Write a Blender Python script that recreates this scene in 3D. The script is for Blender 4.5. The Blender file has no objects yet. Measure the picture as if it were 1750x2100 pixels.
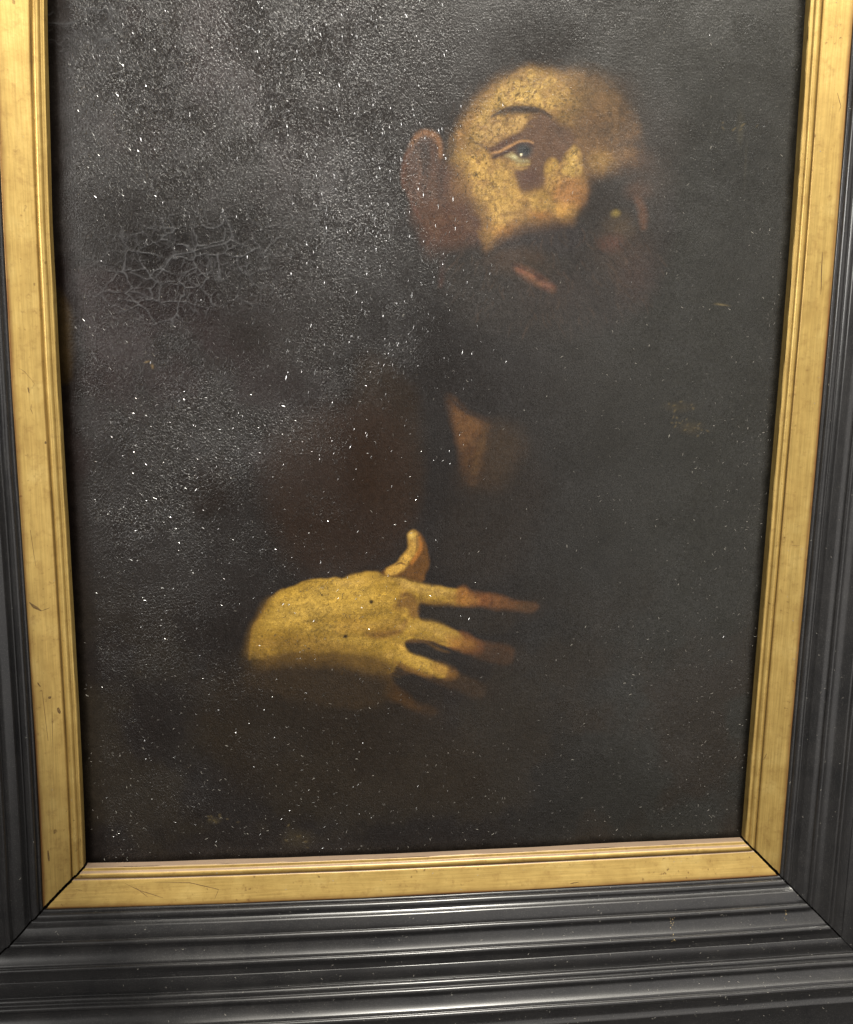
import bpy, math, random
import numpy as np
from mathutils import Matrix, Vector

# ------------------------------------------------------------------ camera, world, lamps, exposure
scene = bpy.context.scene
COL = scene.collection
scene.view_settings.view_transform = 'Standard'
scene.view_settings.look = 'None'
scene.view_settings.exposure = 0.0
scene.view_settings.gamma = 1.0

cam_data = bpy.data.cameras.new("camera")
cam_data.sensor_fit = 'HORIZONTAL'
cam_data.sensor_width = 36.0
cam_data.lens = 35.62
cam_data.clip_start = 0.01
cam_data.clip_end = 50.0
cam = bpy.data.objects.new("camera", cam_data)
COL.objects.link(cam)
right = Vector((0.99421952, -0.10633179, 0.01486916))
up = Vector((0.00148477, 0.15209328, 0.98836503))
fwd = Vector((0.10735612, 0.98262973, -0.15137199))
m = Matrix.Identity(4)
for r in range(3):
    m[r][0], m[r][1], m[r][2] = right[r], up[r], -fwd[r]
m.translation = Vector((-0.08377, -0.70044, 0.42130))
cam.matrix_world = m
scene.camera = cam

world = bpy.data.worlds.new("World")
scene.world = world
world.use_nodes = True
bg = world.node_tree.nodes["Background"]
bg.inputs[0].default_value = (1.0, 0.93, 0.86, 1)
bg.inputs[1].default_value = 0.07


def area(name, loc, target, sx, sy, power, color, spread=180):
    d = bpy.data.lights.new(name, 'AREA')
    d.shape = 'RECTANGLE'
    d.size, d.size_y = sx, sy
    d.energy = power
    d.color = color
    d.spread = math.radians(spread)
    o = bpy.data.objects.new(name, d)
    COL.objects.link(o)
    o.location = loc
    o.rotation_euler = (Vector(target) - Vector(loc)).to_track_quat('-Z', 'Y').to_euler()
    return o


area("side_lamp", (-1.55, -1.45, 0.95), (-0.1, 0, 0.4), 0.42, 0.42, 26, (1.0, 0.97, 0.92))
sp = bpy.data.lights.new("overhead_shadow_spot", 'SPOT')  # unseen overhead spot; its cone edge imitates a shadow over the lower-left corner
sp.energy = 275
sp.color = (1.0, 0.95, 0.85)
sp.spot_size = math.radians(63.4)
sp.spot_blend = 0.006
sp.shadow_soft_size = 0.025
so = bpy.data.objects.new("overhead_shadow_spot", sp)
COL.objects.link(so)
so.location = (0.25, -1.15, 2.05)
so.rotation_euler = (Vector((0.51, 0, 1.13)) - Vector(so.location)).to_track_quat('-Z', 'Y').to_euler()
area("highlight_strip", (1.25, -1.25, 1.95), (0.6, 0, 0.2), 1.7, 0.16, 13, (1.0, 0.95, 0.85))  # unseen strip added to carry the moulding highlights towards the right
area("room_light", (1.2, -1.9, 0.5), (1.2, 0, 0.5), 2.2, 2.8, 17, (1.0, 0.96, 0.92))

# ------------------------------------------------------------------ measures (metres)
A = 0.30            # half of the opening's width
TOP = 0.77          # height of the opening
CANVAS_H = -0.008   # canvas lies this far behind the front of the slip's inner edge


def barrel_warp(X, Z):
    """bends frame and canvas to fit the barrel-curved edges seen in the image"""
    X = np.asarray(X, float); Z = np.asarray(Z, float)
    zc = np.clip(Z, -0.02, 0.74)
    l = ((99.5 * zc - 85.74) * zc + 16.23) * zc - 0.566
    r = ((-43.67 * zc + 37.56) * zc - 3.736) * zc - 0.937
    t = np.clip((X + A) / (2 * A), 0, 1)
    dx = (l * (1 - t) + r * t) * 1e-3
    zb = (-1.3 + 2.6 * np.clip(np.abs(X) / A, 0, 1.2) ** 2 - 1.6 * np.clip(X, -A, A) / A * np.abs(np.clip(X, -A, A) / A)) * 1e-3
    dz = zb * np.clip(1 - Z / 0.35, 0, 1)
    return X + dx, Z + dz


def tag(o, label=None, cat=None, group=None, kind=None):
    if label: o["label"] = label
    if cat: o["category"] = cat
    if group: o["group"] = group
    if kind: o["kind"] = kind
    return o


def link(name, me, mat, parent=None):
    o = bpy.data.objects.new(name, me)
    if mat: me.materials.append(mat)
    COL.objects.link(o)
    if parent: o.parent = parent
    return o


def fast_mesh(name, V, F, smooth=True):
    """V (n,3), F (m,4) or (m,3) numpy arrays -> mesh"""
    me = bpy.data.meshes.new(name)
    V = np.ascontiguousarray(V, np.float32); F = np.ascontiguousarray(F, np.int32)
    k = F.shape[1]
    me.vertices.add(len(V)); me.vertices.foreach_set("co", V.ravel())
    me.loops.add(F.size); me.loops.foreach_set("vertex_index", F.ravel())
    me.polygons.add(len(F))
    me.polygons.foreach_set("loop_start", np.arange(0, F.size, k, dtype=np.int32))
    me.polygons.foreach_set("loop_total", np.full(len(F), k, np.int32))
    me.polygons.foreach_set("use_smooth", np.full(len(F), smooth))
    me.update(calc_edges=True)
    return me


def set_col(me, name, rgb):
    at_ = me.color_attributes.new(name, 'FLOAT_COLOR', 'POINT')
    c = np.ones((len(me.vertices), 4), np.float32); c[:, :3] = rgb
    at_.data.foreach_set("color", c.ravel())


def set_f(me, name, v):
    at_ = me.attributes.new(name, 'FLOAT', 'POINT')
    at_.data.foreach_set("value", np.ascontiguousarray(v, np.float32).ravel())


def lin(c):
    c = np.asarray(c, float) / 255.0
    return np.where(c <= 0.04045, c / 12.92, ((c + 0.055) / 1.055) ** 2.4)


# ------------------------------------------------------------------ numpy noise
RNG = np.random.default_rng(7)


def vnoise(x, y, cell, seed):
    rng = np.random.default_rng(seed)
    T = rng.random((256, 256))
    u, v = x / cell, y / cell
    iu, iv = np.floor(u).astype(int), np.floor(v).astype(int)
    fu, fv = u - iu, v - iv
    fu = fu * fu * (3 - 2 * fu); fv = fv * fv * (3 - 2 * fv)
    a = T[iu & 255, iv & 255]; b = T[(iu + 1) & 255, iv & 255]
    c = T[iu & 255, (iv + 1) & 255]; d = T[(iu + 1) & 255, (iv + 1) & 255]
    return (a * (1 - fu) + b * fu) * (1 - fv) + (c * (1 - fu) + d * fu) * fv


def fbm(x, y, cell, seed, octv=4, gain=0.5):
    s, w, t = 0, 1.0, 0
    for k in range(octv):
        s = s + w * vnoise(x, y, cell / 2 ** k, seed + 31 * k); t += w; w *= gain
    return s / t


def worley_edge(x, y, cw, ch, seed, jit=0.9):
    """distance to the border between jittered cells (in cell widths)"""
    rng = np.random.default_rng(seed)
    JX, JY = rng.random((128, 128)), rng.random((128, 128))
    u, v = x / cw, y / ch
    iu, iv = np.floor(u).astype(int), np.floor(v).astype(int)
    d1 = np.full(u.shape, 9.0); d2 = np.full(u.shape, 9.0)
    for i in (-1, 0, 1):
        for j in (-1, 0, 1):
            a, b = iu + i, iv + j
            px = a + 0.5 + jit * (JX[a & 127, b & 127] - 0.5); py = b + 0.5 + jit * (JY[a & 127, b & 127] - 0.5)
            d = np.hypot(u - px, v - py)
            m1 = d < d1
            d2 = np.where(m1, d1, np.minimum(d2, d)); d1 = np.where(m1, d, d1)
    return d2 - d1


def sstep(a, b, x):
    t = np.clip((x - a) / (b - a), 0, 1)
    return t * t * (3 - 2 * t)


# ------------------------------------------------------------------ the painted picture
# read off as image pixels, then rectified into metres on the canvas plane
HOM = np.array([[2.11403170e-04, 3.46440404e-06, -3.31149229e-01],
                [-1.01555994e-05, -2.26525929e-04, 6.97827988e-01],
                [-3.15158565e-05, -4.50791825e-05, 1.0]])


def at(x, y):
    p = HOM @ np.array([x, y, 1.0])
    return p[0] / p[2], p[1] / p[2]


def area_of(x0, y0, k):
    return lambda pts: [at(x0 + p[0] / k, y0 + p[1] / k) for p in pts]


D = area_of(0, 0, 1 / 1.7263)            # whole painting
FA = area_of(1350, 200, 1.4583)          # head
FE = area_of(1600, 350, 3.5)             # eye
FM = area_of(1600, 700, 1.9444)          # mouth
FB = area_of(1200, 1100, 1.4583)         # collar
FH = area_of(800, 1800, 1.4583)          # hand

NX, NZ = 830, 1070
xs = np.linspace(-A - 0.008, A + 0.008, NX)
zs = np.linspace(-0.008, TOP + 0.008, NZ)
GX, GZ = np.meshgrid(xs, zs)             # (NZ, NX)
MX, MZ = GX * 1000, GZ * 1000            # in millimetres
WX = MX + 2.2 * (fbm(MX, MZ, 14, 501, 3) - 0.5) * 2      # hand-painted wobble
WZ = MZ + 2.2 * (fbm(MX, MZ, 14, 502, 3) - 0.5) * 2
IMG = np.zeros((NZ, NX, 3))
FLESH = np.zeros((NZ, NX))               # where pale flesh paint lies (dark pits show there)


def window(pts, pad):
    P = np.array(pts) * 1000
    x0, z0 = P.min(0) - pad; x1, z1 = P.max(0) + pad
    i0, i1 = np.searchsorted(xs * 1000, [x0, x1]); j0, j1 = np.searchsorted(zs * 1000, [z0, z1])
    return P, (slice(max(j0, 0), min(j1, NZ)), slice(max(i0, 0), min(i1, NX)))


def seg_dist(X, Z, a, b):
    d = b - a; L = max(d @ d, 1e-9)
    t = np.clip(((X - a[0]) * d[0] + (Z - a[1]) * d[1]) / L, 0, 1)
    return np.hypot(X - a[0] - t * d[0], Z - a[1] - t * d[1])


def smooth_poly(P, closed):
    """Catmull-Rom through the points"""
    n = len(P); out = []
    rng = range(n) if closed else range(n - 1)
    for i in rng:
        p0 = P[(i - 1) % n] if closed else P[max(i - 1, 0)]
        p1, p2 = P[i], P[(i + 1) % n]
        p3 = P[(i + 2) % n] if closed else P[min(i + 2, n - 1)]
        for t in (0, 0.34, 0.67):
            out.append(0.5 * (2 * p1 + (p2 - p0) * t + (2 * p0 - 5 * p1 + 4 * p2 - p3) * t * t + (3 * p1 - p0 - 3 * p2 + p3) * t ** 3))
    if not closed: out.append(P[-1])
    return np.array(out)


def lay(w, mask, color, flesh):
    IMG[w] = IMG[w] * (1 - mask[..., None]) + lin(color) * mask[..., None]
    if flesh is not None:
        FLESH[w] = FLESH[w] * (1 - mask) + flesh * mask


def poly(pts, color, soft, alpha=1.0, flesh=None, wob=1.0):
    """soft-edged painted patch; soft in mm"""
    P, w = window(pts, soft + 4)
    P = smooth_poly(P, True)
    X = MX[w] + wob * (WX[w] - MX[w]); Z = MZ[w] + wob * (WZ[w] - MZ[w])
    dist = np.full(X.shape, 1e9); ins = np.zeros(X.shape, bool)
    for i in range(len(P)):
        a, b = P[i], P[(i + 1) % len(P)]
        dist = np.minimum(dist, seg_dist(X, Z, a, b))
        c = (a[1] > Z) != (b[1] > Z)
        with np.errstate(divide='ignore', invalid='ignore'):
            xi = (b[0] - a[0]) * (Z - a[1]) / (b[1] - a[1] + 1e-12) + a[0]
        ins ^= c & (X < xi)
    sd = np.where(ins, dist, -dist)
    lay(w, sstep(-soft, soft, sd) * alpha, color, flesh)


def stroke(pts, width, color, soft=0.6, alpha=1.0, flesh=None, taper=True, wob=0.5):
    """a brush stroke; width and soft in mm"""
    P, w = window(pts, width + soft + 3)
    P = smooth_poly(P, False)
    X = MX[w] + wob * (WX[w] - MX[w]); Z = MZ[w] + wob * (WZ[w] - MZ[w])
    best = np.full(X.shape, -1e9)
    n = len(P) - 1
    for i in range(n):
        t = (i + 0.5) / n
        hw = width / 2 * ((0.45 + 0.55 * math.sin(math.pi * t)) if taper else 1)
        best = np.maximum(best, hw - seg_dist(X, Z, P[i], P[i + 1]))
    lay(w, sstep(-soft, soft, best) * alpha, color, flesh)


def blob(c, rx, rz, color, alpha=1.0, flesh=None, hard=0.0, rot=0.0):
    """soft elliptical dab; radii in mm"""
    R_ = max(rx, rz) * 1.5
    P, w = window([c], R_)
    X = WX[w] - P[0, 0]; Z = WZ[w] - P[0, 1]
    ca, sa = math.cos(rot), math.sin(rot)
    d = np.hypot((X * ca + Z * sa) / rx, (-X * sa + Z * ca) / rz)
    lay(w, (1 - sstep(hard, 1.35, d)) * alpha, color, flesh)


# ground: warm near-black, slightly greener to the right, reddish at upper left
n1 = fbm(MX, MZ, 120, 11, 4)[..., None]; n2 = fbm(MX, MZ, 60, 12, 4)[..., None]
IMG[:] = lin((29, 25, 23)) * (0.7 + 0.6 * n1)
t = sstep(0.0, 0.25, GX)[..., None]
IMG[:] = IMG * (1 - t) + lin((37, 36, 32)) * (0.75 + 0.5 * n1) * t
t = (sstep(-0.02, -0.22, GX) * sstep(0.25, 0.45, GZ))[..., None] * sstep(0.4, 0.6, n2)
IMG[:] = IMG * (1 - t) + lin((36, 28, 27)) * t
t = (sstep(0.30, 0.12, GZ))[..., None] * sstep(0.42, 0.6, n2)
IMG[:] = IMG * (1 - t) + lin((36, 31, 25)) * t
# cloak and sleeve folds
poly(D([(440, 560), (560, 500), (700, 560), (720, 700), (620, 760), (480, 700)]), (30, 25, 22), 14, .7)
poly(FB([(110, 250), (250, 250), (340, 340), (400, 420), (430, 620), (430, 900), (330, 1150), (150, 1000), (90, 600)]), (37, 28, 20), 9, .85)
poly(D([(560, 900), (760, 820), (840, 900), (850, 1060), (780, 1160), (640, 1180), (560, 1080)]), (40, 28, 20), 16, .8)
poly(D([(400, 960), (460, 940), (470, 1030), (400, 1060)]), (30, 23, 19), 8, .7)
poly(D([(120, 540), (170, 600), (165, 900), (160, 1400), (170, 1760), (120, 1760)]), (22, 17, 15), 5, .8)  # not a fold: shade strip along the left edge, painted in
poly(D([(400, 1400), (620, 1380), (900, 1450), (1000, 1560), (900, 1660), (500, 1620)]), (37, 30, 22), 20, .7)
poly(D([(980, 900), (1080, 880), (1120, 1000), (1060, 1160), (960, 1200), (900, 1120)]), (36, 30, 25), 14, .6)
poly(D([(115, 600), (150, 640), (150, 770), (118, 770)]), (52, 40, 20), 4, .6)

# --- head
poly(FA([(355, 520), (375, 430), (400, 340), (450, 250), (520, 170), (610, 110), (720, 72), (830, 64), (950, 76), (1060, 105), (1150, 150),
         (1230, 220), (1300, 310), (1340, 420), (1340, 520), (1300, 600), (1200, 620), (1090, 650), (1060, 720), (1030, 800), (960, 850),
         (800, 850), (700, 890), (560, 960), (510, 900), (450, 800), (400, 700), (350, 610)]), (80, 59, 41), 8, 1, .35)
blob(FA([(1370, 430)])[0], 36, 46, (40, 35, 31), .85)
blob(FA([(1250, 170)])[0], 18, 18, (48, 40, 34), .5, rot=.7)
poly(FA([(330, 560), (420, 640), (450, 760), (540, 850), (545, 960), (430, 985), (300, 1010), (220, 920), (170, 800), (250, 720)]), (72, 50, 39), 9, 1, .2)
# forehead planes, bright to dim left to right
poly(FA([(375, 500), (405, 400), (455, 290), (540, 190), (650, 115), (770, 82), (900, 90), (1010, 120), (1050, 200), (1010, 300), (950, 350), (860, 320),
         (760, 300), (620, 330), (560, 420), (480, 470)]), (136, 104, 58), 10, .9, .9)
poly(FA([(470, 330), (560, 220), (660, 130), (760, 96), (860, 102), (930, 130), (940, 200), (900, 250), (800, 262), (690, 262), (600, 290), (540, 340),
         (560, 430), (520, 460), (470, 440)]), (176, 138, 76), 9, .85, 1)
poly(FA([(620, 200), (700, 120), (800, 105), (850, 150), (850, 225), (740, 245), (640, 262)]), (194, 154, 84), 9, .8, 1)
poly(FA([(1000, 95), (1120, 140), (1210, 230), (1250, 330), (1210, 400), (1100, 400), (1020, 380), (980, 300), (1010, 200)]), (100, 79, 53), 16, .75, .6)
blob(FA([(1130, 210)])[0], 16, 14, (138, 104, 60), .5)
blob(FA([(900, 190)])[0], 13, 12, (150, 114, 60), .5)
blob(FA([(1090, 330)])[0], 18, 18, (96, 70, 46), .6)
blob(FA([(1270, 380)])[0], 12, 13, (96, 72, 49), .6)
stroke(FA([(1205, 440), (1260, 425), (1320, 385)]), 3.5, (104, 77, 52), 2, .5)
stroke(FA([(470, 300), (420, 400), (395, 480)]), 6, (128, 92, 54), 3, .6)
blob(FA([(450, 420)])[0], 8, 15, (128, 96, 56), .6)
blob(FA([(1180, 330)])[0], 30, 32, (62, 49, 38), .5)
blob(FA([(1130, 170)])[0], 20, 16, (72, 57, 42), .4, rot=.6)
# temple and cheek
poly(FA([(425, 520), (470, 480), (560, 495), (610, 535), (690, 545), (760, 565), (700, 590), (690, 640), (740, 690), (820, 690), (850, 640), (858, 560),
         (880, 540), (920, 560), (960, 490), (1000, 465), (1025, 540), (1045, 620), (1045, 700), (1015, 780), (965, 838), (880, 835), (830, 850),
         (760, 862), (690, 892), (620, 932), (560, 968), (525, 925), (535, 850), (495, 760), (440, 680), (418, 600)]), (162, 124, 68), 5.5, .95, 1)
poly(FA([(470, 560), (560, 540), (660, 590), (660, 690), (740, 740), (800, 720), (800, 780), (700, 830), (600, 850), (540, 780), (480, 690)]), (190, 148, 80), 9, .75, 1)
blob(FA([(440, 540)])[0], 12, 10, (196, 152, 78), .6, 1)
poly(FA([(900, 660), (960, 630), (1030, 640), (1050, 700), (1020, 770), (950, 770), (890, 730)]), (158, 100, 60), 6, .6, 1)
blob(FA([(945, 800)])[0], 8, 8, (190, 136, 64), .6)
blob(FA([(820, 825)])[0], 14, 5, (150, 92, 52), .6)
blob(FA([(650, 895)])[0], 13, 6, (172, 108, 54), .6, rot=.5)
blob(FA([(600, 900)])[0], 11, 8, (182, 128, 62), .5)
blob(FA([(720, 770)])[0], 10, 9, (142, 104, 62), .35)
blob(FA([(405, 640)])[0], 10, 18, (112, 82, 48), .6)
# right of the nose
poly(FA([(1010, 400), (1110, 420), (1200, 470), (1230, 560), (1150, 610), (1060, 620), (1030, 540)]), (96, 72, 48), 6, .8, .4)
blob(FA([(1130, 545)])[0], 13, 11, (136, 104, 56), .8, .6)
blob(FA([(1275, 515)])[0], 9, 9, (122, 90, 54), .7)
blob(FA([(1320, 560)])[0], 16, 16, (80, 60, 47), .6)
# eye socket
poly(FE([(420, 270), (520, 215), (650, 200), (800, 185), (960, 190), (930, 310), (850, 390), (760, 440), (650, 490), (560, 560), (500, 590), (440, 600), (330, 540), (300, 400)]), (164, 128, 76), 3.5, .95, 1)
poly(FE([(960, 190), (1060, 160), (1140, 160), (1240, 220), (1340, 310), (1450, 400), (1530, 500), (1500, 590), (1440, 660), (1380, 745), (1335, 835), (1290, 770),
         (1225, 755), (1185, 860), (1168, 980), (1120, 1060), (1020, 1112), (920, 1142), (830, 1100), (810, 1000), (770, 930), (790, 885),
         (900, 870), (960, 820), (990, 770), (850, 745), (790, 660), (690, 690), (640, 715), (560, 730), (490, 745), (480, 690), (430, 640),
         (500, 590), (560, 572), (650, 500), (760, 440), (840, 390), (910, 310)]), (82, 62, 49), 3.2, 1, .1)
stroke(FE([(280, 530), (360, 560), (440, 610), (520, 620)]), 2.2, (74, 52, 40), 1, .8)
stroke(FE([(490, 640), (600, 560), (720, 490), (820, 450)]), 4.5, (64, 44, 38), 2, .7)
stroke(FE([(490, 210), (600, 155), (720, 120), (850, 115), (980, 122), (1110, 150), (1230, 215)]), 5.0, (54, 44, 38), 1.4, .95, .1)
stroke(FE([(640, 190), (760, 155), (900, 145), (1040, 150)]), 5.5, (44, 37, 34), 1.5, .8, 0)
blob(FE([(1330, 380)])[0], 9, 8, (66, 52, 43), .7)
stroke(FE([(480, 668), (590, 650), (700, 590), (820, 540), (930, 522), (1000, 545)]), 2.0, (156, 116, 76), 1.0, .95, .3)
stroke(FE([(500, 722), (600, 690), (700, 650), (760, 606), (840, 572), (960, 562), (1010, 600)]), 3.2, (60, 44, 38), .9, 1, 0)
poly(FE([(640, 712), (690, 690), (740, 668), (790, 705), (840, 748), (960, 768), (920, 810), (830, 805), (760, 775), (690, 730)]), (138, 125, 88), 1.8, .95, .4)
blob(FE([(770, 725)])[0], 3.0, 2.2, (184, 174, 130), .7)
blob(FE([(890, 650)])[0], 7.4, 6.0, (50, 53, 55), .95, 0, hard=.35)
blob(FE([(930, 640)])[0], 3.6, 3.4, (26, 26, 26), .7, 0, hard=.2)
blob(FE([(857, 702)])[0], 1.1, 1.3, (240, 228, 190), .95, 0, hard=.3)
stroke(FE([(750, 852), (850, 872), (930, 862)]), 1.8, (160, 126, 74), .8, .9)
stroke(FE([(790, 815), (880, 830), (960, 815)]), 1.6, (164, 140, 82), .8, .8)
blob(FE([(960, 960)])[0], 12, 9, (70, 50, 44), .7)
poly(FE([(1345, 900), (1385, 745), (1455, 655), (1515, 580), (1560, 640), (1575, 760), (1600, 880), (1560, 960), (1430, 960)]), (172, 136, 72), 3.2, .9, .9)
poly(FE([(1170, 910), (1200, 790), (1245, 752), (1290, 795), (1285, 900), (1210, 970)]), (166, 130, 66), 3, .9, .9)
stroke(FE([(1345, 800), (1330, 880), (1350, 960)]), 2.5, (150, 112, 62), 1, .6)
# ear
poly(FA([(108, 620), (118, 530), (150, 450), (180, 402), (230, 386), (280, 405), (306, 450), (314, 520), (322, 600), (332, 680), (342, 760), (300, 810), (250, 850),
         (205, 850), (165, 780), (130, 700)]), (66, 46, 36), 3.5, 1, .1)
stroke(FA([(150, 470), (180, 420), (230, 395), (280, 412), (300, 455), (308, 510)]), 5.5, (112, 78, 50), 2.2, .85, .2)
stroke(FA([(118, 680), (108, 610), (122, 530), (155, 465)]), 3.5, (82, 54, 41), 1.8, .8)
blob(FA([(225, 500)])[0], 11, 13, (46, 35, 30), .85)
blob(FA([(250, 620)])[0], 9, 18, (58, 42, 34), .6)
stroke(FA([(135, 690), (170, 780), (215, 850)]), 3, (78, 50, 38), 1.5, .7)
stroke(FA([(330, 1010), (318, 1100), (306, 1180)]), 4, (62, 38, 32), 2.5, .8)
blob(FA([(270, 930)])[0], 12, 18, (70, 47, 37), .7)
stroke(FA([(185, 520), (200, 590), (190, 680), (215, 760)]), 3, (84, 58, 43), 1.6, .6)
stroke(FA([(255, 470), (268, 540), (262, 620), (240, 690)]), 3.4, (78, 54, 41), 1.8, .6)
stroke(FA([(215, 450), (225, 520), (215, 590)]), 4, (40, 31, 27), 2, .6)
stroke(FA([(300, 560), (310, 640), (300, 730)]), 3, (50, 37, 31), 2, .6)
blob(FA([(265, 760)])[0], 6, 7, (88, 62, 46), .5)
# beard and the dark side of the face
poly(FA([(290, 1030), (420, 990), (540, 972), (610, 935), (700, 890), (830, 850), (930, 850), (1000, 820), (1050, 720), (1090, 640), (1200, 600), (1320, 560), (1420, 650),
         (1490, 760), (1500, 900), (1460, 1050), (1400, 1200), (1300, 1330), (1100, 1420), (900, 1440), (600, 1420), (400, 1320)]), (40, 36, 33), 13, .9, 0)
poly(FA([(600, 950), (720, 890), (850, 868), (1000, 860), (1040, 940), (960, 1010), (800, 1000), (650, 1000)]), (42, 38, 38), 6, .7, 0)
blob(FA([(640, 1050)])[0], 22, 12, (62, 48, 38), .6)
blob(FA([(760, 1080)])[0], 22, 16, (54, 45, 36), .6)
blob(FA([(1230, 1000)])[0], 26, 26, (54, 44, 36), .7)
blob(FA([(1230, 880)])[0], 16, 14, (62, 50, 36), .7)
blob(FA([(1208, 812)])[0], 4, 3.4, (126, 108, 52), .6, hard=.0, rot=.6)
blob(FA([(1190, 965)])[0], 13, 9, (80, 50, 40), .6)
stroke(FA([(1315, 730), (1345, 790), (1352, 880)]), 7, (84, 58, 42), 3, .7)
stroke(FA([(1420, 780), (1480, 730), (1500, 850), (1450, 990)]), 9, (34, 31, 29), 4, .6)
blob(FA([(1330, 690)])[0], 14, 9, (80, 56, 42), .5)
blob(FA([(1400, 640)])[0], 22, 22, (52, 44, 38), .5)
blob(FA([(1310, 1120)])[0], 22, 30, (54, 40, 35), .5)
blob(FA([(900, 1230)])[0], 40, 22, (50, 42, 38), .5)
stroke(FA([(540, 985), (620, 920), (700, 885), (800, 860), (880, 850), (980, 850)]), 9, (104, 76, 48), 5, .6, .5)
stroke(FA([(420, 600), (450, 700), (510, 780), (540, 860), (540, 960)]), 9, (104, 76, 48), 5, .5, .5)
# moustache shade under the cheek, beard hairs
poly(FA([(590, 955), (660, 910), (760, 880), (860, 868), (930, 872), (900, 900), (760, 920), (650, 960)]), (60, 47, 40), 6, .6, .2)
rb = random.Random(12)
for k in range(520):
    x_, y_ = rb.uniform(320, 1440), rb.uniform(880, 1400)
    if ((x_ - 880) / 560) ** 2 + ((y_ - 1090) / 330) ** 2 > 1: continue
    sl = (x_ - 820) / 700 + rb.gauss(0, .25); ln_ = rb.uniform(25, 75)
    c_ = rb.choice([(58, 48, 40), (50, 44, 40), (28, 26, 25), (24, 22, 21), (66, 52, 42)])
    stroke(FA([(x_, y_), (x_ + sl * ln_ * .5 + rb.gauss(0, 6), y_ + ln_ * .5), (x_ + sl * ln_ + rb.gauss(0, 10), y_ + ln_)]), rb.uniform(.7, 1.6), c_, .8, rb.uniform(.2, .5))
for k in range(160):
    a_ = rb.uniform(math.pi * .95, math.pi * 1.75); rr_ = rb.uniform(.98, 1.14)
    x_, y_ = 860 + 480 * rr_ * math.cos(a_), 480 + 430 * rr_ * math.sin(a_)
    stroke(FA([(x_, y_), (x_ - math.sin(a_) * 30 + rb.gauss(0, 8), y_ + math.cos(a_) * 30 + rb.gauss(0, 8))]), rb.uniform(.8, 2), rb.choice([(30, 27, 25), (44, 37, 32), (56, 44, 34)]), 1, .3)
# mouth
stroke(FM([(445, 478), (520, 522), (600, 572), (690, 625)]), 9, (88, 60, 48), 3.4, .8, .5)
stroke(FM([(450, 485), (510, 515), (560, 550)]), 4.0, (126, 82, 64), 2.2, .75, .5)
stroke(FM([(600, 585), (640, 600), (690, 612)]), 3.4, (112, 76, 60), 2, .6)
stroke(FM([(420, 460), (520, 500), (620, 560)]), 2, (44, 34, 32), 1.2, .7)
stroke(FM([(360, 400), (500, 380), (620, 420)]), 10, (56, 44, 36), 5, .6)
# collar opening
poly(FB([(565, 450), (620, 482), (690, 540), (775, 585), (770, 660), (750, 780), (720, 880), (660, 870), (615, 700), (585, 560)]), (70, 47, 28), 5.5, .9, .3)
poly(FB([(780, 590), (900, 600), (950, 700), (850, 900), (740, 900), (740, 760)]), (52, 40, 28), 12, .7)
poly(FB([(590, 520), (660, 545), (740, 600), (720, 640), (650, 690), (610, 660)]), (94, 63, 34), 6, .65)
stroke(FB([(765, 590), (735, 700), (690, 840)]), 5, (70, 50, 29), 3, .7)
blob(FB([(700, 860)])[0], 18, 16, (46, 34, 24), .7)
stroke(FB([(560, 440), (640, 510), (780, 580)]), 2.4, (36, 29, 25), 1.6, .8)

# --- hand
OC = (158, 121, 46)
poly(FH([(850, 880), (1000, 800), (1150, 830), (1250, 868), (1335, 912), (1325, 962), (1250, 962), (1150, 922), (1050, 885), (950, 850)]), (58, 42, 26), 3.6, .9, .2)
poly(FH([(830, 860), (870, 890), (930, 950), (1010, 1008), (1090, 1040), (1060, 1066), (940, 1020), (820, 960)]), (66, 46, 25), 4, .8, .1)
poly(FH([(930, 690), (1000, 655), (1130, 610), (1220, 645), (1330, 680), (1490, 722), (1475, 792), (1400, 794), (1280, 756), (1170, 715), (1060, 690)]), (72, 48, 29), 3.2, .9, .3)
poly(FH([(130, 700), (137, 620), (180, 550), (230, 470), (290, 420), (380, 392), (440, 374), (530, 367), (600, 364), (650, 345), (720, 330), (780, 332), (830, 350),
         (900, 360), (980, 374), (1040, 394), (1110, 404), (1190, 412), (1250, 425), (1250, 500), (1150, 490), (1060, 490), (1010, 480), (990, 520), (1000, 575),
         (1060, 580), (1130, 605), (1215, 650), (1220, 700), (1150, 705), (1060, 685), (970, 672), (925, 690), (940, 735), (1000, 765), (1080, 798), (1150, 832),
         (1130, 870), (1080, 865), (980, 835), (890, 800), (850, 850), (700, 850), (500, 830), (300, 830), (160, 830), (125, 770)]), OC, 1.6, 1, 1)
# form shading of the back of the hand
poly(FH([(120, 780), (250, 735), (420, 720), (620, 728), (780, 745), (870, 790), (880, 850), (760, 1000), (500, 980), (300, 930), (130, 880)]), (78, 56, 27), 7, .9, .6)
poly(FH([(100, 840), (300, 800), (550, 800), (760, 850), (850, 880), (800, 1010), (500, 1020), (250, 960), (110, 920)]), (42, 33, 23), 9, .95, .2)
poly(FH([(130, 720), (180, 660), (260, 625), (400, 640), (560, 690), (400, 710), (250, 735), (150, 770)]), (118, 86, 32), 6, .6, .8)
poly(FH([(200, 590), (300, 480), (450, 420), (640, 400), (760, 430), (700, 500), (500, 540), (330, 600)]), (182, 143, 64), 8, .75, 1)
blob(FH([(710, 370)])[0], 14, 7, (196, 152, 68), .6)
blob(FH([(620, 480)])[0], 20, 10, (190, 146, 54), .5)
poly(FH([(620, 560), (760, 590), (860, 560), (900, 600), (860, 660), (700, 640), (560, 630)]), (150, 108, 42), 5, .5)
poly(FH([(900, 430), (940, 420), (985, 460), (1000, 520), (985, 570), (950, 560), (930, 520), (860, 520), (880, 480)]), (104, 72, 36), 3, .85, .5)
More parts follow.
